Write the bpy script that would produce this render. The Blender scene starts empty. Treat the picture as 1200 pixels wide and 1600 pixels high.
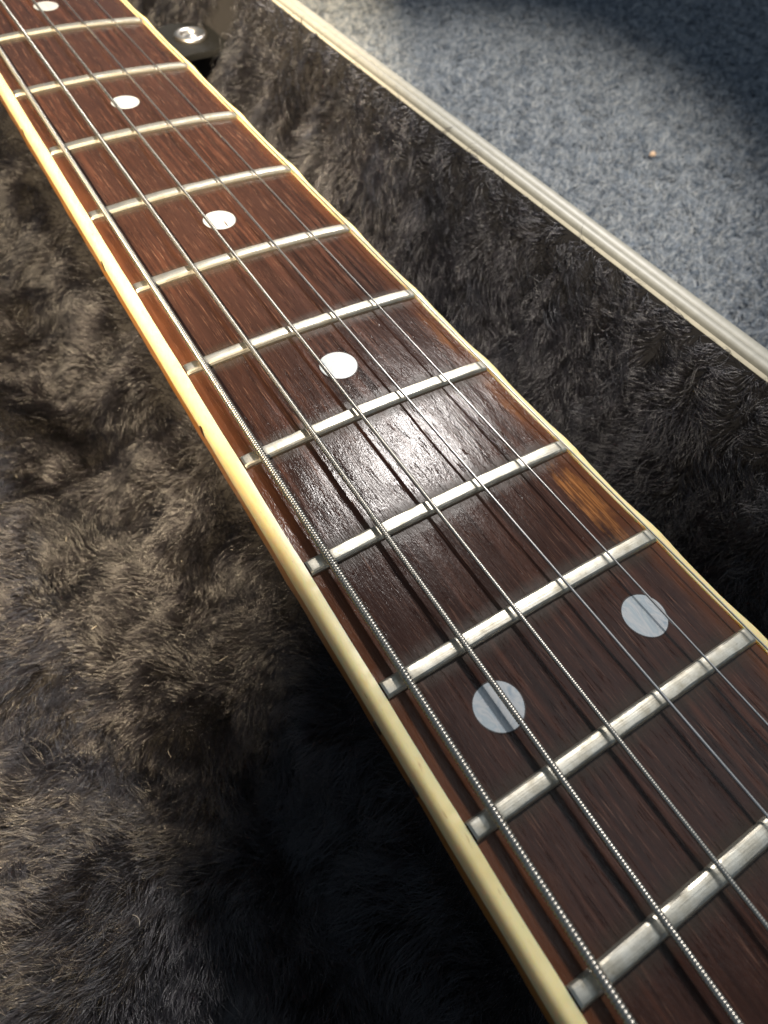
import bpy, math, random
import numpy as np
from mathutils import Matrix, Vector

S = bpy.context.scene
COL = S.collection
rng = np.random.default_rng(7)
random.seed(7)
MM = 0.001

# ------------------------------------------------------------------ camera
cam = bpy.data.cameras.new('camera')
cam.sensor_fit = 'VERTICAL'
cam.sensor_height = 36.0
cam.lens = 1075.18 / 1600 * 36
cam.clip_start = 0.005
cam.clip_end = 20
cam.dof.use_dof = True
cam.dof.focus_distance = 0.104
cam.dof.aperture_fstop = 33
camo = bpy.data.objects.new('camera', cam)
COL.objects.link(camo)
RW = np.array([[0.8431602073114159, -0.5319856077836246, 0.07792418057097356],
               [0.397830958187116, 0.7147834683738677, 0.5751652997594215],
               [-0.3616785776272785, -0.45395584196099026, 0.8143173214631978]])
m = Matrix(RW.T.tolist()).to_4x4()
m.translation = Vector((-0.04525, -0.318081, 0.081017))
camo.matrix_world = m
S.camera = camo

# ------------------------------------------------------------------ light
world = bpy.data.worlds.new('World')
S.world = world
world.use_nodes = True
bg = world.node_tree.nodes['Background']
bg.inputs['Color'].default_value = (0.62, 0.80, 1.0, 1)
bg.inputs['Strength'].default_value = 0.18

def spot(name, pos, aim, half_angle, energy, color, blend, size):
    l = bpy.data.lights.new(name, 'SPOT')
    l.energy = energy
    l.color = color
    l.spot_size = 2 * math.radians(half_angle)
    l.spot_blend = blend
    l.shadow_soft_size = size
    o = bpy.data.objects.new(name, l)
    COL.objects.link(o)
    o.location = pos
    d = Vector(pos) - Vector(aim)
    o.rotation_euler = d.to_track_quat('Z', 'Y').to_euler()
    return o
# warm lamp behind the photographer's left shoulder, room lamp ahead on the right, soft ceiling light
spot('warm_lamp', (-0.67, -0.96, 1.15), (-0.322, 0.129, -0.036), 17.0, 400, (1.0, 0.785, 0.50), 0.05, 0.022)
spot('added_right_spot', (-0.67, -0.96, 1.15), (0.140, -0.120, -0.036), 5.0, 165, (1.0, 0.90, 0.76), 0.5, 0.03)  # added spot with no real lamp behind it; brightens right plush and carpet
spot('room_lamp', (0.656, 0.515, 1.20), (-0.213, -0.185, -0.10), 18.2, 90, (1.0, 0.95, 0.91), 0.34, 0.055)
al = bpy.data.lights.new('ceiling_light', 'AREA')
al.shape = 'RECTANGLE'
al.size, al.size_y = 0.7, 1.6
al.energy = 3.8
al.color = (0.90, 0.95, 1.0)
ao = bpy.data.objects.new('ceiling_light', al)
COL.objects.link(ao)
ao.location = (0.75, -0.30, 1.35)
ao.rotation_euler = (Vector(ao.location) - Vector((0, -0.25, 0))).to_track_quat('Z', 'Y').to_euler()

S.view_settings.view_transform = 'Standard'
S.view_settings.look = 'None'
S.view_settings.exposure = 0
S.view_settings.gamma = 1
S.render.film_transparent = False
try:
    S.cycles_curves.shape = 'RIBBONS'
except Exception:
    pass
S.cycles.max_bounces = 8
S.cycles.transparent_max_bounces = 8
S.cycles.caustics_reflective = False
S.cycles.caustics_refractive = False

# ------------------------------------------------------------------ helpers
def thing(name, label, cat, loc):
    o = bpy.data.objects.new(name, None)
    o.empty_display_size = 0.02
    COL.objects.link(o)
    o.location = loc
    o['label'] = label
    o['category'] = cat
    return o

def link(name, data, mat, parent=None):
    o = bpy.data.objects.new(name, data)
    COL.objects.link(o)
    if mat is not None:
        data.materials.append(mat)
    if parent is not None:
        o.parent = parent
        if parent.parent is None:                # parts sit at the world origin, only the thing's Empty is offset
            o.matrix_parent_inverse = Matrix.Translation(-parent.location)
    return o

def mesh(name, v, f, smooth=True, flat_angle=None):
    me = bpy.data.meshes.new(name)
    v = np.ascontiguousarray(v, dtype=np.float32).reshape(-1, 3)
    f = np.asarray(f)
    if f.dtype != object and f.ndim == 2:
        n, k = f.shape
        me.vertices.add(len(v))
        me.vertices.foreach_set('co', v.ravel())
        me.loops.add(n * k)
        me.loops.foreach_set('vertex_index', f.astype(np.int32).ravel())
        me.polygons.add(n)
        me.polygons.foreach_set('loop_start', np.arange(0, n * k, k, dtype=np.int32))
        me.update(calc_edges=True)
        me.validate()
    else:
        me.from_pydata(v.tolist(), [], [list(map(int, q)) for q in f])
    if smooth:
        me.polygons.foreach_set('use_smooth', np.ones(len(me.polygons), dtype=bool))
        if flat_angle:
            me.set_sharp_from_angle(angle=math.radians(flat_angle))
    me.update()
    return me

def grid_faces(nu, nv, close_v=False, off=0):
    i = np.arange(nu - 1)[:, None]
    jn = nv if close_v else nv - 1
    j = np.arange(jn)[None, :]
    j2 = (j + 1) % nv
    a = i * nv + j
    b = i * nv + j2
    c = (i + 1) * nv + j2
    d = (i + 1) * nv + j
    return np.stack([np.broadcast_to(q, (nu - 1, jn)) for q in (a, b, c, d)], -1).reshape(-1, 4) + off

def snoise(P, wl, seed, n=14):
    """smooth noise in about -1..1, P (...,2) in mm, wavelength wl mm"""
    r = np.random.default_rng(seed)
    out = np.zeros(P.shape[:-1])
    for _ in range(n):
        a = r.uniform(0, 2 * np.pi)
        k = 2 * np.pi / wl * r.uniform(.55, 1.6)
        out += np.cos(k * (P[..., 0] * np.cos(a) + P[..., 1] * np.sin(a)) + r.uniform(0, 6.28))
    return out / math.sqrt(n / 2) * .6

def smooth01(t):
    t = np.clip(t, 0, 1)
    return t * t * (3 - 2 * t)

# ------------------------------------------------------------------ material helpers
class NT:
    def __init__(self, name):
        self.m = bpy.data.materials.new(name)
        self.m.use_nodes = True
        self.t = self.m.node_tree
        self.b = self.t.nodes['Principled BSDF']
        self.tc = self.t.nodes.new('ShaderNodeTexCoord')
    def n(self, typ, **kw):
        o = self.t.nodes.new(typ)
        for k, v in kw.items():
            setattr(o, k, v)
        return o
    def l(self, a, b):
        self.t.links.new(a, b)
    def map(self, scale, rot=(0, 0, 0)):
        mp = self.n('ShaderNodeMapping')
        mp.inputs['Scale'].default_value = scale
        mp.inputs['Rotation'].default_value = rot
        self.l(self.tc.outputs['Object'], mp.inputs['Vector'])
        return mp.outputs[0]
    def noise(self, scale, detail=4, rough=.55, rot=(0, 0, 0), dist=0):
        nz = self.n('ShaderNodeTexNoise')
        nz.inputs['Scale'].default_value = 1
        nz.inputs['Detail'].default_value = detail
        nz.inputs['Roughness'].default_value = rough
        nz.inputs['Distortion'].default_value = dist
        self.l(self.map(scale, rot), nz.inputs['Vector'])
        return nz.outputs['Fac']
    def ramp(self, src, stops):
        r = self.n('ShaderNodeValToRGB')
        e = r.color_ramp.elements
        while len(e) < len(stops):
            e.new(.5)
        for q, (p, c) in zip(e, stops):
            q.position = p
            q.color = tuple(c) + (1,) if len(c) == 3 else c
        self.l(src, r.inputs[0])
        return r.outputs[0]
    def rng(self, src, a, b, c=0., d=1.):
        r = self.n('ShaderNodeMapRange')
        for k, v in zip((1, 2, 3, 4), (a, b, c, d)):
            r.inputs[k].default_value = v
        self.l(src, r.inputs[0])
        return r.outputs[0]
    def math(self, op, a, b=None):
        q = self.n('ShaderNodeMath', operation=op)
        for i, s in enumerate((a, b)):
            if s is None:
                continue
            if isinstance(s, (int, float)):
                q.inputs[i].default_value = s
            else:
                self.l(s, q.inputs[i])
        return q.outputs[0]
    def mix(self, fac, a, b, mode='MIX'):
        q = self.n('ShaderNodeMix', data_type='RGBA', blend_type=mode)
        for i, s in ((0, fac), (6, a), (7, b)):
            if isinstance(s, (int, float)):
                q.inputs[i].default_value = s
            elif isinstance(s, tuple):
                q.inputs[i].default_value = s + (1,) if len(s) == 3 else s
            else:
                self.l(s, q.inputs[i])
        return q.outputs[2]
    def bump(self, h, strength, dist, prev=None):
        q = self.n('ShaderNodeBump')
        q.inputs['Strength'].default_value = strength
        q.inputs['Distance'].default_value = dist
        self.l(h, q.inputs['Height'])
        if prev is not None:
            self.l(prev, q.inputs['Normal'])
        return q.outputs[0]
    def set(self, **kw):
        for k, v in kw.items():
            k = {'base': 'Base Color', 'rough': 'Roughness', 'metal': 'Metallic', 'spec': 'Specular IOR Level',
                 'normal': 'Normal', 'coat': 'Coat Weight', 'coatr': 'Coat Roughness', 'aniso': 'Anisotropic',
                 'sss': 'Subsurface Weight', 'sheen': 'Sheen Weight'}.get(k, k)
            i = self.b.inputs[k]
            if isinstance(v, (int, float)):
                i.default_value = v
            elif isinstance(v, tuple):
                i.default_value = v + (1,) if len(v) == 3 and i.type == 'RGBA' else v
            else:
                self.l(v, i)

def mat_rosewood():
    t = NT('rosewood')
    skew = (0, 0, math.radians(2.2))
    streak = t.noise((900, 30, 300), 6, .62, skew, .4)
    fine = t.noise((4200, 150, 900), 4, .65, skew)
    broad = t.noise((70, 30, 60), 4, .55)
    mott = t.noise((300, 150, 260), 5, .62)
    col = t.ramp(streak, [(.32, (.010, .0058, .0047)), (.5, (.032, .0143, .0098)), (.68, (.076, .0300, .0180))])
    col = t.mix(t.rng(broad, .36, .68), col, (.034, .0165, .0125))
    col = t.mix(t.rng(fine, .575, .72, 0, .8), col, (.150, .078, .052))          # pale worn fibres
    col = t.mix(t.rng(mott, .60, .78, 0, .15), col, (.070, .044, .036))
    pores = t.noise((2900, 210, 900), 3, .6, skew)
    pm = t.rng(pores, .60, .70)
    col = t.mix(t.math('MULTIPLY', pm, .55), col, (.012, .0055, .0042))
    sep = t.n('ShaderNodeSeparateXYZ')
    t.l(t.tc.outputs['Object'], sep.inputs[0])
    x, y = sep.outputs[0], sep.outputs[1]
    # grime packed along both sides of every fret
    q = t.math('ADD', 1.0, t.math('DIVIDE', y, .628))
    nf = t.math('MULTIPLY', t.math('LOGARITHM', q, 2.0), 12.0)
    fr = t.math('ABSOLUTE', t.math('SUBTRACT', nf, t.math('ROUND', nf)))
    fd = t.math('MULTIPLY', t.math('MULTIPLY', fr, q), .0363)
    fd = t.math('ADD', fd, t.math('MULTIPLY', t.math('SUBTRACT', mott, .5), .0022))
    grime = t.rng(fd, .0016, .0034, 1, 0)
    col = t.mix(t.math('MULTIPLY', grime, .55), col, (.034, .027, .019))
    # redder strips along both edges
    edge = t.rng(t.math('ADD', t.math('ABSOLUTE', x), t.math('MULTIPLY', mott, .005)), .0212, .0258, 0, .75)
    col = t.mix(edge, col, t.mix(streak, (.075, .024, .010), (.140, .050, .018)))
    # orange patch by the treble edge between the ninth and eleventh frets
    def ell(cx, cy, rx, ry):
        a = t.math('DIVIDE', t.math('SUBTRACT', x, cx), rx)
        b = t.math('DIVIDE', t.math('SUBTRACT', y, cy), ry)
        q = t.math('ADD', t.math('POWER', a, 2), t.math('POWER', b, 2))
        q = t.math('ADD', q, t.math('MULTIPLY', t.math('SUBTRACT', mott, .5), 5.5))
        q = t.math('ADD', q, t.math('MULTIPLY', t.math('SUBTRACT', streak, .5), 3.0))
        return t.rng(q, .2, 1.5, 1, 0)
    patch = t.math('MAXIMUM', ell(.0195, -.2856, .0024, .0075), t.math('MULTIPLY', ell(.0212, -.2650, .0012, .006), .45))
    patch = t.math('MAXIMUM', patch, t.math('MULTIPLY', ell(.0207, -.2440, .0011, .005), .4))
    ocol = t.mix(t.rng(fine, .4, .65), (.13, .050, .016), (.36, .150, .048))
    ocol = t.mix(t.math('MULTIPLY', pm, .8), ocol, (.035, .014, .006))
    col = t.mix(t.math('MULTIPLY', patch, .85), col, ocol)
    crack = t.noise((4200, 900, 900), 3, .6, skew)
    h = t.math('ADD', t.math('MULTIPLY', streak, .5), t.math('MULTIPLY', fine, .5))
    h = t.math('ADD', t.math('SUBTRACT', h, t.math('MULTIPLY', pm, 1.2)), t.math('MULTIPLY', crack, .95))
    nrm = t.bump(h, .40, .00010)
    rough = t.rng(t.math('ADD', streak, t.math('MULTIPLY', mott, .6)), .5, 1.1, .12, .23)
    rough = t.math('ADD', rough, t.math('MULTIPLY', grime, .16))
    t.set(base=col, rough=rough, spec=.185, normal=nrm)
    return t.m

def mat_binding():
    t = NT('aged_cream_binding')
    a = t.noise((180, 60, 180), 4, .6)
    b = t.noise((1400, 900, 1400), 3, .6)
    col = t.ramp(a, [(.3, (.78, .615, .30)), (.7, (.85, .70, .375))])
    col = t.mix(t.rng(b, .62, .75, 0, .25), col, (.50, .36, .15))
    scr = t.noise((2600, 330, 2600), 3, .6, dist=.4)
    col = t.mix(t.rng(scr, .66, .74, 0, .55), col, (.33, .20, .075))
    grim = t.noise((420, 160, 420), 4, .65)
    col = t.mix(t.rng(grim, .58, .74, 0, .35), col, (.60, .38, .12))
    t.set(base=col, rough=t.rng(grim, .3, .7, .30, .46), spec=.45, normal=t.bump(scr, .15, .0001))
    t.set(sss=.75)
    t.b.inputs['Subsurface Radius'].default_value = (1, .6, .25)
    t.b.inputs['Subsurface Scale'].default_value = .0022
    return t.m

def mat_neck():
    t = NT('amber_lacquered_neck')
    a = t.noise((300, 18, 300), 5, .6)
    b = t.noise((120, 45, 120), 4, .65)
    col = t.ramp(a, [(.3, (.38, .130, .018)), (.7, (.62, .27, .045))])
    col = t.mix(t.rng(b, .55, .72, 0, .5), col, (.22, .075, .014))
    t.set(base=col, rough=.3, coat=.5, coatr=.15)
    return t.m

def mat_fret():
    t = NT('worn_nickel_fret')
    scratch = t.noise((60, 5200, 1500), 3, .65)
    blot = t.noise((500, 500, 500), 5, .65)
    pit = t.noise((2600, 2600, 2600), 3, .6)
    col = t.ramp(blot, [(.32, (.36, .33, .26)), (.6, (.57, .54, .46))])
    col = t.mix(t.rng(pit, .60, .72, 0, .45), col, (.22, .19, .14))
    rough = t.math('ADD', t.rng(blot, .3, .7, .44, .30), t.math('MULTIPLY', scratch, .12))
    h = t.math('ADD', t.math('MULTIPLY', scratch, .8), t.math('MULTIPLY', pit, .3))
    t.set(base=col, metal=1.0, rough=rough, normal=t.bump(h, .5, .00006))
    return t.m

def mat_pearl():
    t = NT('pearl_inlay')
    a = t.noise((330, 190, 330), 4, .55, dist=2.2)
    col = t.ramp(a, [(.28, (.24, .29, .33)), (.45, (.42, .43, .43)), (.58, (.30, .35, .38)), (.75, (.45, .47, .45))])
    t.set(base=col, rough=.28, spec=.5, coat=.25, coatr=.1)
    return t.m

def mat_string(name, col, rough):
    t = NT(name)
    a = t.noise((3000, 400, 3000), 3, .6)
    t.set(base=t.mix(t.rng(a, .5, .75, 0, .5), col, tuple(c * .55 for c in col)), metal=1.0, rough=t.rng(a, .3, .8, rough, rough + .12))
    return t.m

def mat_simple(name, col, rough=.6, metal=0., **kw):
    t = NT(name)
    a = t.noise((400, 400, 400), 4, .6)
    t.set(base=t.mix(t.rng(a, .35, .7, 0, .6), col, tuple(c * .7 for c in col)), rough=rough, metal=metal, **kw)
    return t.m

def mat_hair(name, col, rough, rrough, spread):
    mt = bpy.data.materials.new(name)
    mt.use_nodes = True
    nt = mt.node_tree
    nt.nodes.clear()
    out = nt.nodes.new('ShaderNodeOutputMaterial')
    h = nt.nodes.new('ShaderNodeBsdfHairPrincipled')
    h.parametrization = 'COLOR'
    info = nt.nodes.new('ShaderNodeHairInfo')
    rp = nt.nodes.new('ShaderNodeValToRGB')
    rp.color_ramp.elements[0].color = tuple(c * (1 - spread) for c in col) + (1,)
    rp.color_ramp.elements[1].color = tuple(min(1, c * (1 + spread)) for c in col) + (1,)
    nt.links.new(info.outputs['Random'], rp.inputs[0])
    nt.links.new(rp.outputs[0], h.inputs['Color'])
    h.inputs['Roughness'].default_value = rough
    h.inputs['Radial Roughness'].default_value = rrough
    h.inputs['IOR'].default_value = 1.66
    h.inputs['Coat'].default_value = 0
    h.inputs['Random Roughness'].default_value = .3
    nt.links.new(h.outputs[0], out.inputs[0])
    return mt

M = dict(
    rosewood=mat_rosewood(), binding=mat_binding(), neck=mat_neck(), fret=mat_fret(), pearl=mat_pearl(),
    wound=mat_string('nickel_wound_string', (.42, .395, .345), .30),
    plain=mat_string('plain_steel_string', (.46, .445, .42), .28),
    glue=mat_simple('dark_glue_line', (.018, .011, .008), .5),
    lint=mat_simple('pale_lint', (.40, .37, .32), .9),
    side=mat_simple('dark_tortoise_dot', (.05, .018, .006), .3),
    cloth=mat_simple('plush_backing', (.012, .010, .009), .9),
    rim=mat_simple('cream_metal_trim', (.28, .275, .24), .46, spec=.6),
    groove=mat_simple('dark_trim_groove', (.06, .05, .035), .6),
    ledge=mat_simple('pale_lining_edge', (.36, .33, .25), .85),
    shell=mat_simple('case_shell', (.05, .04, .03), .6),
    leather=mat_simple('black_leather', (.007, .007, .0065), .72, spec=.18),
    snap=mat_simple('nickel_snap', (.60, .58, .54), .36, 1.0),
    crumb=mat_simple('pale_orange_crumb', (.62, .44, .30), .8),
    fur=mat_hair('dark_plush_fibre', (.0098, .0090, .0106), .17, .34, .6),
)

# ------------------------------------------------------------------ guitar neck (units below are millimetres)
SCALE = 628.0
def dn(n): return SCALE * (1 - 2 ** (-n / 12))
def halfw(d): return 19.354 + (23.722 - 19.354) * d / dn(12)      # playable wood, half width
KC = 3.441e-3
def crown(x): return -x * x * KC / 2
NECK_Y0, NECK_Y1 = 6.0, -432.0     # ahead (nut end) and behind

guitar = thing('electric_guitar', 'bound rosewood guitar neck with pearl dot inlays and worn frets lying in the plush-lined case',
               'guitar', (0, -0.21, -0.025))

# fretboard
ys = np.linspace(NECK_Y0, NECK_Y1, 900)
us = np.linspace(-1, 1, 71)
Y, U = np.meshgrid(ys, us, indexing='ij')
X = U * (halfw(-Y) + .02)
Pxy = np.stack([X, Y], -1)
# shallow playing wear: hollows along the strings and tiny unevenness
uneven = .035 * snoise(Pxy * [1, .35], 7, 3) + .018 * snoise(Pxy * [1, .25], 2.6, 4)
fy = np.array([-dn(n) for n in range(0, 20)])
near = np.min(np.abs(Y[..., None] - fy), -1)
hollow = np.zeros_like(X)
for i in range(6):
    sx = (-1 + .4 * i) * (18.275 + (21.904 - 18.275) * -Y / dn(12)) + 1.1
    hollow += .08 * np.exp(-((X - sx) / 1.6) ** 2)
Z = crown(X) + uneven - hollow * smooth01((near - 2) / 6)
top = np.stack([X, Y, Z], -1)
top_e = np.concatenate([top[:, :1] * [1, 1, 0] + [0, 0, -5], top, top[:, -1:] * [1, 1, 0] + [0, 0, -5]], 1)
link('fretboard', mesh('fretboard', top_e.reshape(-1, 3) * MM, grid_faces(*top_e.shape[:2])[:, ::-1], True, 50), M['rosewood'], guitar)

# binding strips with nibs at the fret ends
def binding(side):
    yb = np.unique(np.concatenate([np.linspace(NECK_Y0, NECK_Y1, 360)] + [np.linspace(y - 4, y + 4, 25) for y in fy]))[::-1]
    yb = yb[(yb <= NECK_Y0) & (yb >= NECK_Y1)]
    d = -yb
    nib = np.max(np.exp(-np.abs((yb[:, None] - fy) / 4.2) ** 2), 1)
    r = snoise(np.stack([yb, yb * 0 + side * 50], -1), 9, 11 if side > 0 else 12)
    r2 = snoise(np.stack([yb, yb * 0 + side * 90], -1), 2.2, 13 if side > 0 else 14)
    w = halfw(d)
    B = (2.0 if side > 0 else 2.25) + .07 * r * (side > 0) + (.14 if side > 0 else .04) * nib
    zt = crown(w) + .10 + (.34 if side > 0 else .26) * nib + .03 * r2
    z0 = crown(w) + .02
    prof = [(w + .02, zt * 0 - 3.1)]
    for a in np.linspace(0, 1, 4):                         # inner wall + flat top
        prof.append((w + .11 + .02 * r2 + a * .50 * B, zt - .05 * (1 - a) ** 3))
    for q in np.linspace(8, 90, 9):                        # rolled shoulder
        qa = math.radians(q)
        prof.append((w + B * (.54 + .46 * math.sin(qa)), zt - 1.7 * (1 - math.cos(qa)) - .01))
    prof.append((w + B - .01, zt * 0 - 3.1))
    prof.append((w + .02, zt * 0 - 3.1))
    V = np.stack([np.stack([side * px, yb, pz], -1) for px, pz in prof], 1)
    F = grid_faces(*V.shape[:2])
    return mesh('binding', V.reshape(-1, 3) * MM, F if side > 0 else F[:, ::-1], True, 60)
bind_l = link('binding', binding(-1), M['binding'], guitar)
bind_r = link('binding', binding(1), M['binding'], guitar)

# neck shaft
yn = np.linspace(NECK_Y0, NECK_Y1, 160)
w = halfw(-yn) + 2.1
prof = []
for a in np.linspace(0, math.pi, 49):
    c, s = math.cos(a), math.sin(a)
    ex = 2 / 2.35
    prof.append((-np.sign(c) * abs(c) ** ex, -3.15 - 20.5 * abs(s) ** ex))
V = np.stack([np.stack([px * w, yn, yn * 0 + pz], -1) for px, pz in prof], 1)
V[..., 0] += .10 * snoise(V[..., 1:], 9, 21)
link('neck', mesh('neck', V.reshape(-1, 3) * MM, grid_faces(*V.shape[:2])), M['neck'], guitar)

# frets
STR_G = [1.18, .90, .66, .43, .33, .26]
def str_x(i, d): return 1.106 + (18.275 + (21.904 - 18.275) * d / dn(12)) * (-1 + .4 * i)
def str_z(i, d):
    return crown(str_x(i, d)) + .80 + .0020 * d + STR_G[i] / 2
def fret(n):
    r = np.random.default_rng(100 + n)
    d = dn(n)
    w = halfw(d) - .05
    xs = np.linspace(-w, w, 150)
    e = np.minimum(xs + w, w - xs)
    h = .82 - .16 * (1 - np.clip(e / .45, 0, 1)) ** 2 + .015 * snoise(np.stack([xs, xs * 0 + n * 40], -1), 5, 31)
    # fall-away beyond the outer strings
    h -= .05 * smooth01((np.abs(xs) - (w - 3.4)) / 2.5)
    for i in range(6):
        h -= .10 * np.exp(-(np.abs(xs - str_x(i, d)) / (.42 + STR_G[i] * .3)) ** 4)
    flat = .74 + .05 * snoise(np.stack([xs, xs * 0 + n * 70], -1), 6, 33)
    base = crown(xs) - .12
    P = []
    for q, zz in ((-1.26, 0), (-1.20, .42), (-1.0, .80), ('a', .985), ('b', 1.0), ('c', 1.0), ('d', .985), (1.0, .80), (1.20, .42), (1.26, 0)):
        if q in ('a', 'd'): yy = (flat + .05) * (-1 if q == 'a' else 1)
        elif q in ('b', 'c'): yy = flat * (-1 if q == 'b' else 1)
        else: yy = flat * 0 + q
        P.append(np.stack([xs, -d + yy, base + .12 * (zz > 0) + h * zz], -1))
    V = np.stack(P, 1)
    nv = V.shape[1]
    F = grid_faces(*V.shape[:2])
    me = mesh('fret', V.reshape(-1, 3) * MM, F, True, 17)
    return link('fret', me, M['fret'], guitar)
for n in range(2, 16):
    fret(n)

# inlay dots
def disc(cx, cy, rad, nr=6, ns=48):
    V = [(cx, cy, crown(cx) + .035)]
    F = []
    for k in range(1, nr + 1):
        for s in range(ns):
            a = 2 * math.pi * s / ns
            rr = rad * k / nr * (1 + .012 * math.sin(3 * a + cx) * (k == nr))
            x, y = cx + rr * math.cos(a), cy + rr * math.sin(a)
            V.append((x, y, crown(x) + .035))
    for s in range(ns):
        V.append((V[1 + (nr - 1) * ns + s][0], V[1 + (nr - 1) * ns + s][1], crown(cx) - .9))
    for s in range(ns):
        F.append((0, 1 + s, 1 + (s + 1) % ns))
        for k in range(nr):
            a, b = 1 + k * ns + s, 1 + k * ns + (s + 1) % ns
            F.append((a, a + ns, b + ns, b))
    n0 = len(V)
    for rr in (rad, rad + .13):
        for q in range(ns):
            a = 2 * math.pi * q / ns
            x, y = cx + rr * math.cos(a), cy + rr * math.sin(a)
            V.append((x, y, crown(x) + .03))
    for q in range(ns):
        F.append((n0 + q, n0 + ns + q, n0 + ns + (q + 1) % ns, n0 + (q + 1) % ns))
    return mesh('inlay_dot', np.array(V) * MM, np.array(F, dtype=object), True, 40)
def mid(n): return -(dn(n) + dn(n - 1)) / 2
for cx, cy in ((0, mid(3)), (0.3, mid(5)), (0, mid(7)), (.2, mid(9)), (-12.35, mid(12) + .35), (12.75, mid(12) + .1), (0, mid(15))):
    dm = disc(cx, cy, 3.2)
    link('inlay_dot', dm, M['pearl'], guitar)
    dm.materials.append(M['glue'])
    mi = np.zeros(len(dm.polygons), dtype=np.int32)
    mi[-48:] = 1
    dm.polygons.foreach_set('material_index', mi)

# side dots on the bass edge
for cy, cz in ((mid(5) + 1, -2.9), (mid(7) - .3, -2.9), (mid(9) - .4, -2.9), (-297.9, -4.4), (-306.4, -4.6)):
    xx = -(halfw(-cy) + 2.2)
    V, F = [], []
    ns = 20
    for k, (rr, dx) in enumerate(((0.95, .2), (0.95, -.05), (.55, -.10))):
        for s in range(ns):
            a = 2 * math.pi * s / ns
            V.append((xx + dx, cy + rr * math.cos(a), cz + rr * math.sin(a)))
    V.append((xx - .11, cy, cz))
    for k in range(2):
        for s in range(ns):
            F.append((k * ns + s, k * ns + (s + 1) % ns, (k + 1) * ns + (s + 1) % ns, (k + 1) * ns + s))
    for s in range(ns):
        F.append((2 * ns + s, 2 * ns + (s + 1) % ns, 3 * ns))
    link('side_dot', mesh('side_dot', np.array(V) * MM, np.array(F, dtype=object)), M['side'], guitar)

# strings
def string_mesh(i):
    y0, y1 = NECK_Y0, NECK_Y1
    L = y0 - y1
    rad = STR_G[i] / 2
    if i < 3:
        pitch = (.46, .36, .29)[i]
        per = (8, 6, 5)[i]
        ns = (16, 12, 10)[i]
        nr = int(L / pitch * per)
        deep = (.46, .34, .20)[i] * pitch
    else:
        nr, ns, pitch, deep = 90, 12, 1, 0
    yy = np.linspace(y0, y1, nr)
    a = np.linspace(0, 2 * np.pi, ns, endpoint=False)
    A, T = np.meshgrid(a, yy)
    ph = (T / pitch + A / (2 * np.pi))
    bead = np.sqrt(np.clip(1 - (2 * (ph % 1) - 1) ** 2, 0, 1))
    R_ = rad - deep * (1 - bead) if deep else rad + 0 * A
    d = -T
    V = np.stack([str_x(i, d) + R_ * np.cos(A), T, str_z(i, d) + R_ * np.sin(A)], -1)
    return mesh('string', V.reshape(-1, 3) * MM, grid_faces(nr, ns, True), True)
for i in range(6):
    so = link('string', string_mesh(i), M['wound'] if i < 3 else M['plain'], guitar)
    so['label'] = ('thickest wound string along the bass edge', 'second thickest wound string', 'thinnest of the wound strings',
                   'thickest plain steel string', 'middle plain steel string', 'thinnest plain steel string by the treble binding')[i]

# ------------------------------------------------------------------ case
case = thing('guitar_case', 'open guitar case lined with dark brown shaggy plush, with a cream metal rim',
             'guitar case', (0, -0.18, -0.096))
CY0, CY1 = 150.0, -470.0
def rim_x(y): return 65.6 - (y + 60) * .0300         # where the pale lining edge runs
RIM_Z = -5.0
FLOOR = -50.0
def fur_z(x, y):
    P = np.stack([x, y], -1)
    hump = 1.8 * snoise(P, 46, 41) + .9 * snoise(P, 19, 42)
    rx = rim_x(y)
    t = (x - (rx - 27)) / 26.5
    up = (RIM_Z - 1.7 - FLOOR) * np.clip(t, 0, 1.02) ** 2.0
    tl = (-x - 118) / 34.0
    up = up + (RIM_Z - 2.5 - FLOOR) * np.clip(tl, 0, 1.02) ** 2.1
    low = -17.0 * smooth01((-x - 12) / 28)
    up = up - low * np.clip(tl, 0, 1)
    return FLOOR + low + hump * (1 - np.clip(np.maximum(t, tl), 0, 1)) + up
ng = 260
yg = np.linspace(CY0, CY1, ng)
ug = np.linspace(0, 1, 150)
Yg, Ug = np.meshgrid(yg, ug, indexing='ij')
Xg = -152 + (rim_x(Yg) + .15 + 152) * Ug
V = np.stack([Xg, Yg, fur_z(Xg, Yg)], -1)
link('plush_lining', mesh('plush_lining', V.reshape(-1, 3) * MM, grid_faces(ng, 150)[:, ::-1]), M['cloth'], case)

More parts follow.
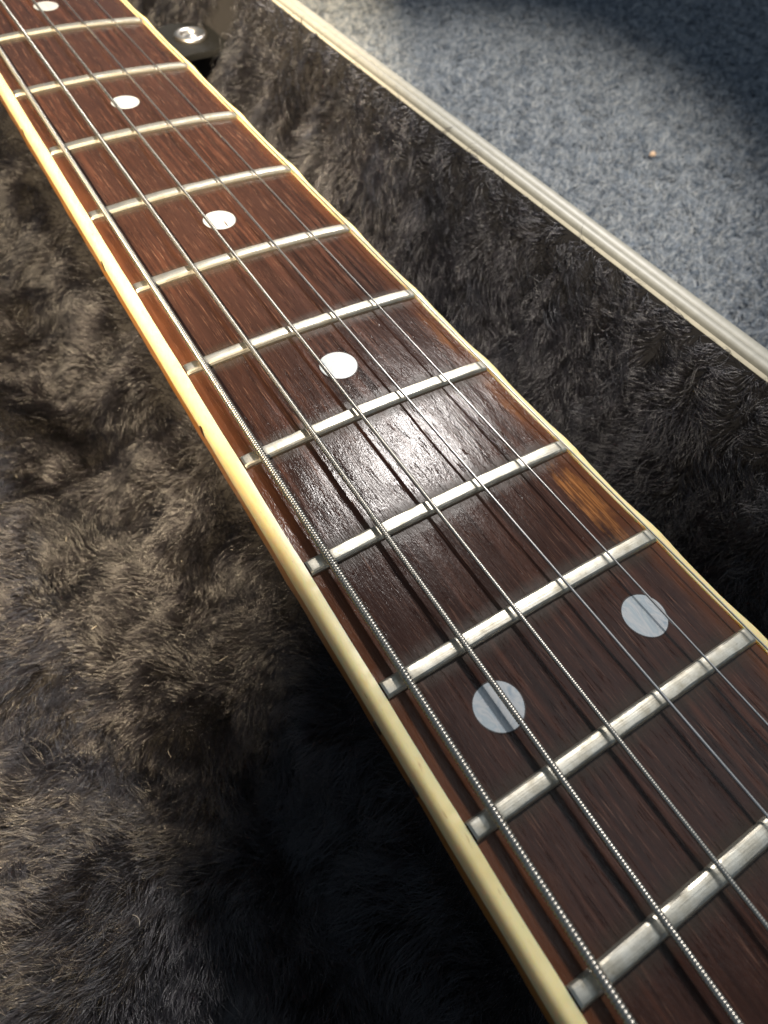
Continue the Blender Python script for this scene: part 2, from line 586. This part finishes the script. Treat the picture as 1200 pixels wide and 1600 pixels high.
def strands(n_root, xr, yr, reject, zfun, normal_eps, length, tilt, angle_fun, clump, clump_k, npt, radius, jitter, seed, curl=.25, wave=.45):
    r = np.random.default_rng(seed)
    x = r.uniform(*xr, n_root)
    y = r.uniform(*yr, n_root)
    k = reject(x, y, r)
    x, y = x[k], y[k]
    n = len(x)
    def base(x, y):
        z = zfun(x, y)
        gx = (zfun(x + normal_eps, y) - zfun(x - normal_eps, y)) / (2 * normal_eps)
        gy = (zfun(x, y + normal_eps) - zfun(x, y - normal_eps)) / (2 * normal_eps)
        N = np.stack([-gx, -gy, np.ones_like(gx)], -1)
        N /= np.linalg.norm(N, axis=-1, keepdims=True)
        return np.stack([x, y, z], -1), N
    def aim(x, y, N, ja, jt):
        th = angle_fun(x, y) + ja
        D = np.stack([np.cos(th), np.sin(th), np.zeros_like(th)], -1)
        D -= N * np.sum(D * N, -1, keepdims=True)
        D /= np.linalg.norm(D, axis=-1, keepdims=True)
        ti = tilt(x, y) + jt
        return D, ti
    P, N = base(x, y)
    D, ti = aim(x, y, N, r.normal(0, jitter, n), r.normal(0, .22, n))
    ln = length(x, y) * r.uniform(.65, 1.15, n)
    # clumps on a jittered grid
    gi, gj = np.floor(x / clump), np.floor(y / clump)
    best = np.full(n, 1e9); cx = np.zeros(n); cy = np.zeros(n)
    for a in (-1, 0, 1):
        for b in (-1, 0, 1):
            ii, jj = gi + a, gj + b
            hx = np.modf(np.abs(np.sin(ii * 127.1 + jj * 311.7) * 43758.5453))[0]
            hy = np.modf(np.abs(np.sin(ii * 269.5 + jj * 183.3) * 24634.6345))[0]
            px, py = (ii + hx) * clump, (jj + hy) * clump
            dd = (px - x) ** 2 + (py - y) ** 2
            q = dd < best
            best[q] = dd[q]; cx[q] = px[q]; cy[q] = py[q]
    Pc, Nc = base(cx, cy)
    hc = np.modf(np.abs(np.sin(cx * 91.7 + cy * 47.3) * 15731.7))[0]
    hd = np.modf(np.abs(np.sin(cx * 31.1 + cy * 77.9) * 9631.3))[0]
    Dc, tc = aim(cx, cy, Nc, (hc - .5) * 1.1, (hd - .5) * .5)
    lc = length(cx, cy)
    side = np.cross(N, D)
    sw = r.normal(0, curl, n)
    wv = r.uniform(0, 6.28, n)
    pts = np.zeros((n, npt, 3))
    for q in range(npt):
        t = q / (npt - 1)
        ben = ti * t ** .6
        own = P + ln[:, None] * t * (N * np.cos(ben)[:, None] + D * np.sin(ben)[:, None] + side * (sw * math.sin(t * 2.4))[:, None])
        bc = tc * t ** .6
        cl = Pc + lc[:, None] * t * (Nc * np.cos(bc)[:, None] + Dc * np.sin(bc)[:, None])
        kk = clump_k * t ** 1.3
        own = own + (side * np.sin(t * 9 + wv)[:, None] + N * np.cos(t * 8 + wv * 1.7)[:, None]) * (wave * t)
        pts[:, q] = own * (1 - kk) + (cl + (P - Pc) * (1 - .75 * t)) * kk
    rad = np.linspace(1, .25, npt) ** .8
    rads = radius * r.uniform(.7, 1.25, n)[:, None] * rad[None]
    return pts, rads

def curves(name, pts, rads, mat, parent):
    n, k, _ = pts.shape
    hc = bpy.data.hair_curves.new(name)
    hc.add_curves([k] * n)
    hc.position_data.foreach_set('vector', np.ascontiguousarray(pts * MM, dtype=np.float32).ravel())
    at = hc.attributes.get('radius') or hc.attributes.new('radius', 'FLOAT', 'POINT')
    at.data.foreach_set('value', np.ascontiguousarray(rads * MM, dtype=np.float32).ravel())
    o = link(name, hc, mat, parent)
    o['kind'] = 'stuff'
    return o

TAB_P = [(29.0, -52.0), (39.0, -45.3), (48.0, -40.5), (58.0, -44.2), (63.2, -55.0), (64.2, -63.5), (63.2, -67.5), (60.8, -68.7),
         (55.7, -66.5), (46.3, -66.5), (37.1, -69.8), (29.0, -72.0)]
TAB_S = (51.1, -53.7)
def lit_swathe(x, y):                      # pile direction turned so that swathes imitate a pool of light
    P = np.stack([x, y], -1)
    q = np.exp(-((x + 52) / 30) ** 2 - ((y + 212) / 46) ** 2) + .5 * np.exp(-((x + 62) / 20) ** 2 - ((y + 284) / 18) ** 2)
    return np.clip(1.15 * q + .35 * snoise(P, 24, 59), 0, 1)
def fur_angle(x, y):
    P = np.stack([x, y], -1)
    a = np.where(x < 0, math.pi * (1.16 - .31 * lit_swathe(x, y)), math.pi * .62)
    sw = .8 * snoise(P, 60, 51) + .7 * snoise(P, 22, 52) + .5 * snoise(P, 8, 53)
    wall = smooth01((x - (rim_x(y) - 26)) / 16)
    edge = smooth01((x - (rim_x(y) - 6)) / 5)
    return a * (1 - wall) + wall * math.pi * 1.08 + sw * (1 - .45 * wall) + edge * 1.7 * snoise(P, 6, 57)
def fur_tilt(x, y):
    P = np.stack([x, y], -1)
    wall = smooth01((x - (rim_x(y) - 22)) / 20)
    return 1.08 + .24 * lit_swathe(x, y) * (x < 0) + .30 * snoise(P, 15, 54) + .05 * wall
def fur_len(x, y):
    P = np.stack([x, y], -1)
    wall = smooth01((x - (rim_x(y) - 10)) / 10)
    edge = smooth01((x - (rim_x(y) - 5)) / 4)
    return (8.6 + 2.0 * snoise(P, 24, 55)) * (1 + .15 * wall) * (1 - .52 * edge)
def fur_reject(x, y, r):
    dens = np.where(y > -150, .65, .85) * np.where((x < -105) | (y < -372) | (y > 60), .18, 1)
    dens = np.where((y < -215) & (x > -100) & (x < 75), 1.0, dens)
    dens = np.where(np.abs(x) < 17, dens * .25, dens)
    dens = np.where(x > rim_x(y) - 16, dens * 1.6, dens) / 1.6
    lim = x < rim_x(y) + .1 + .3 * snoise(np.stack([x * 0, y], -1), 6, 58)
    tp = np.array(TAB_P); c0 = tp.mean(0); tp = c0 + (tp - c0) * 1.03
    ins = np.zeros(len(x), bool)
    for (xa, ya), (xb, yb) in zip(tp, np.roll(tp, -1, 0)):
        ins ^= ((ya > y) != (yb > y)) & (x < (xb - xa) * (y - ya) / (yb - ya + 1e-9) + xa)
    lim &= ~ins
    return (r.uniform(0, 1, len(x)) < dens) & lim
pts, rads = strands(1000000, (-150, 80), (CY1, CY0), fur_reject, fur_z, .6, fur_len, fur_tilt, fur_angle, 1.5, .72, 6, .052, .38, 61, .40, .22)
curves('plush_pile', pts, rads, M['fur'], case)
print('fur strands', len(pts))

# lint and dust caught in the plush
r = np.random.default_rng(91)
nl = 70
lx, ly = r.uniform(-100, 62, nl), r.uniform(-335, 0, nl)
ok = (np.abs(lx) > 29) & (lx < rim_x(ly) - 8)
lx, ly = lx[ok], ly[ok]
nl = len(lx)
lt, lr, ll = r.uniform(0, 6.28, nl), r.normal(0, .9, nl), r.uniform(.3, 1.0, nl) ** 3 * 3.2
lp = np.zeros((nl, 5, 3))
lz = fur_z(lx, ly) + 7.2
for q in range(5):
    t = q / 4 - .5
    lp[:, q, 0] = lx + ll * t * np.cos(lt + lr * t)
    lp[:, q, 1] = ly + ll * t * np.sin(lt + lr * t)
    lp[:, q, 2] = lz + .6 * np.sin(3 * t + lt)
lint = curves('lint', lp, np.full((nl, 5), .05) * r.uniform(.7, 1.5, nl)[:, None], M['lint'], None)
lint['label'] = 'pale specks of lint and dust caught in the dark plush lining'
lint['category'] = 'lint'

# rim: pale lining edge, groove, rounded metal trim, outer wall
def sweep(name, prof, mat, wob=None, ang=45):
    y = np.linspace(CY0, CY1, 420)
    V = []
    for k, (px, pz) in enumerate(prof):
        dx = wob(y, k) if wob else 0
        V.append(np.stack([rim_x(y) + px + dx, y, y * 0 + RIM_Z + pz], -1))
    V = np.stack(V, 1)
    me = mesh(name, V.reshape(-1, 3) * MM, grid_faces(*V.shape[:2])[:, ::-1], True, ang)
    return link(name, me, mat, case)
def wob(y, k):
    return 0 if k > 2 else .12 * snoise(np.stack([y, y * 0 + k * .5], -1), 9, 71) + .10 * snoise(np.stack([y, y * 0 + k * .3], -1), 2.4, 72)
sweep('lining_edge', [(.2, -4), (.3, -1.0), (.55, -.4), (1.1, -0.1), (1.7, -.1), (2.1, -.6), (2.3, -4)], M['ledge'], wob)
sweep('trim_groove', [(2.0, -1.5), (2.5, -1.0), (3.0, -1.5)], M['groove'])
bead = [(2.75, -3.0), (2.75, -.5)]
for q in np.linspace(180, 0, 12):
    qa = math.radians(q)
    bead.append((4.0 + 1.25 * math.cos(qa), -.2 + .75 * math.sin(qa)))
bead += [(5.35, -.40), (5.5, -.46)]
for q in np.linspace(150, -20, 12):
    qa = math.radians(q)
    bead.append((7.3 + 1.9 * math.cos(qa), -1.25 + 1.2 * math.sin(qa)))
bead += [(9.3, -8), (8.6, -12)]
sweep('rim_trim', bead, M['rim'])
sweep('side_wall', [(8.7, -10), (8.8, -60), (8.0, -88), (3, -94), (-90, -94.5)], M['shell'], None, 60)

# leather pull tab with press stud, lying on the plush
def tab_pt(x, y, z):
    return (x, y, tab_z(x) + z)
def tab_z(x):
    return -25.8 + .03 * max(0, x - 52) ** 2
def catmull(p, k=5):
    p = np.array(p); out = []
    n = len(p)
    for a in range(n):
        p0, p1, p2, p3 = p[a - 1], p[a], p[(a + 1) % n], p[(a + 2) % n]
        for t in np.arange(k) / k:
            out.append(.5 * (2 * p1 + (p2 - p0) * t + (2 * p0 - 5 * p1 + 4 * p2 - p3) * t ** 2 + (3 * p1 - p0 - 3 * p2 + p3) * t ** 3))
    return np.array(out)
outl = catmull(TAB_P)
cen = outl.mean(0)
V, F = [], []
no = len(outl)
rings = [(1.0, -1.0), (1.0, .5), (.97, .9), (.93, .70), (.6, .75), (.2, .75)]
for s_, z in rings:
    for u, v in outl:
        V.append(tab_pt(cen[0] + (u - cen[0]) * s_, cen[1] + (v - cen[1]) * s_, z))
for k in range(len(rings) - 1):
    for q in range(no):
        F.append((k * no + q, k * no + (q + 1) % no, (k + 1) * no + (q + 1) % no, (k + 1) * no + q))
F.append(tuple((len(rings) - 1) * no + q for q in range(no)))
tab = link('pull_tab', mesh('pull_tab', np.array(V) * MM, np.array(F, dtype=object), True, 50), M['leather'], case)
tab['label'] = 'black leather tab with a nickel press stud'
V, F = [], []
ns = 40
sp = [(5.6, .3), (5.8, 1.0), (5.3, 1.7), (4.3, 1.95), (3.5, 1.5), (3.0, .8), (2.2, .9), (1.2, 1.4), (.3, 1.5)]
for rr, z in sp:
    for q in range(ns):
        a = 2 * math.pi * q / ns
        V.append(tab_pt(TAB_S[0] + rr * math.cos(a), TAB_S[1] + rr * math.sin(a), z + .4))
for k in range(len(sp) - 1):
    for q in range(ns):
        F.append((k * ns + q, k * ns + (q + 1) % ns, (k + 1) * ns + (q + 1) % ns, (k + 1) * ns + q))
F.append(tuple((len(sp) - 1) * ns + q for q in range(ns)))
link('press_stud', mesh('press_stud', np.array(V) * MM, np.array(F, dtype=object), True, 60), M['snap'], tab)

# ------------------------------------------------------------------ carpet
def carpet_mat():
    t = NT('blue_grey_carpet')
    a = t.noise((210, 210, 210), 4, .65)
    b = t.noise((45, 45, 45), 3, .5)
    col = t.ramp(a, [(.30, (.07, .10, .15)), (.5, (.17, .20, .25)), (.68, (.36, .37, .39))])
    col = t.mix(t.rng(b, .35, .7, 0, .35), col, (.10, .14, .20))
    t.set(base=col, rough=.95, spec=.1, normal=t.bump(a, .8, .004))
    return t.m
CZ = -97.0
gx = np.linspace(-1500, 1700, 60)
Xc, Yc = np.meshgrid(gx, gx, indexing='ij')
V = np.stack([Xc, Yc, Xc * 0 + CZ], -1)
carpet = link('carpet', mesh('carpet', V.reshape(-1, 3) * MM, grid_faces(60, 60)), carpet_mat())
carpet['kind'] = 'structure'

def pile_mat():
    t = NT('blue_grey_carpet_tuft')
    info = t.n('ShaderNodeHairInfo')
    col = t.ramp(info.outputs['Random'], [(.0, (.085, .11, .145)), (.3, (.165, .20, .25)), (.6, (.27, .30, .335)), (1., (.46, .48, .50))])
    t.set(base=col, rough=.9, spec=.15)
    return t.m
def c_z(x, y): return np.full_like(x, CZ + .2) + .8 * snoise(np.stack([x, y], -1), 16, 81)
pts, rads = strands(330000, (120, 640), (-360, 280), lambda x, y, r: np.ones(len(x), bool), c_z, .5,
                    lambda x, y: 5.0 + 1.0 * snoise(np.stack([x, y], -1), 14, 82), lambda x, y: .75 + 0 * x,
                    lambda x, y: 3.0 * snoise(np.stack([x, y], -1), 18, 83), 4.2, .6, 5, .27, .9, 84, .4, 1.0)
pile = curves('carpet_pile', pts, rads, pile_mat(), None)

# crumb
V, F = [], []
rr = np.random.default_rng(5)
for k in range(5):
    for s in range(8):
        a = 2 * math.pi * s / 8; b = math.pi * (k + .5) / 5
        q = 1.7 * rr.uniform(.75, 1.2)
        V.append((q * math.sin(b) * math.cos(a) * 1.3, q * math.sin(b) * math.sin(a), q * .7 * math.cos(b)))
for k in range(4):
    for s in range(8):
        F.append((k * 8 + s, (k + 1) * 8 + s, (k + 1) * 8 + (s + 1) % 8, k * 8 + (s + 1) % 8))
F.append(tuple(range(8))); F.append(tuple(range(39, 31, -1)))
cr = link('crumb', mesh('crumb', np.array(V) * MM, np.array(F, dtype=object), True), M['crumb'])
cr.location = (0.2724, -0.0995, -0.0905)
cr['label'] = 'tiny pale orange crumb lying on the blue-grey carpet beyond the case rim'
cr['category'] = 'crumb'
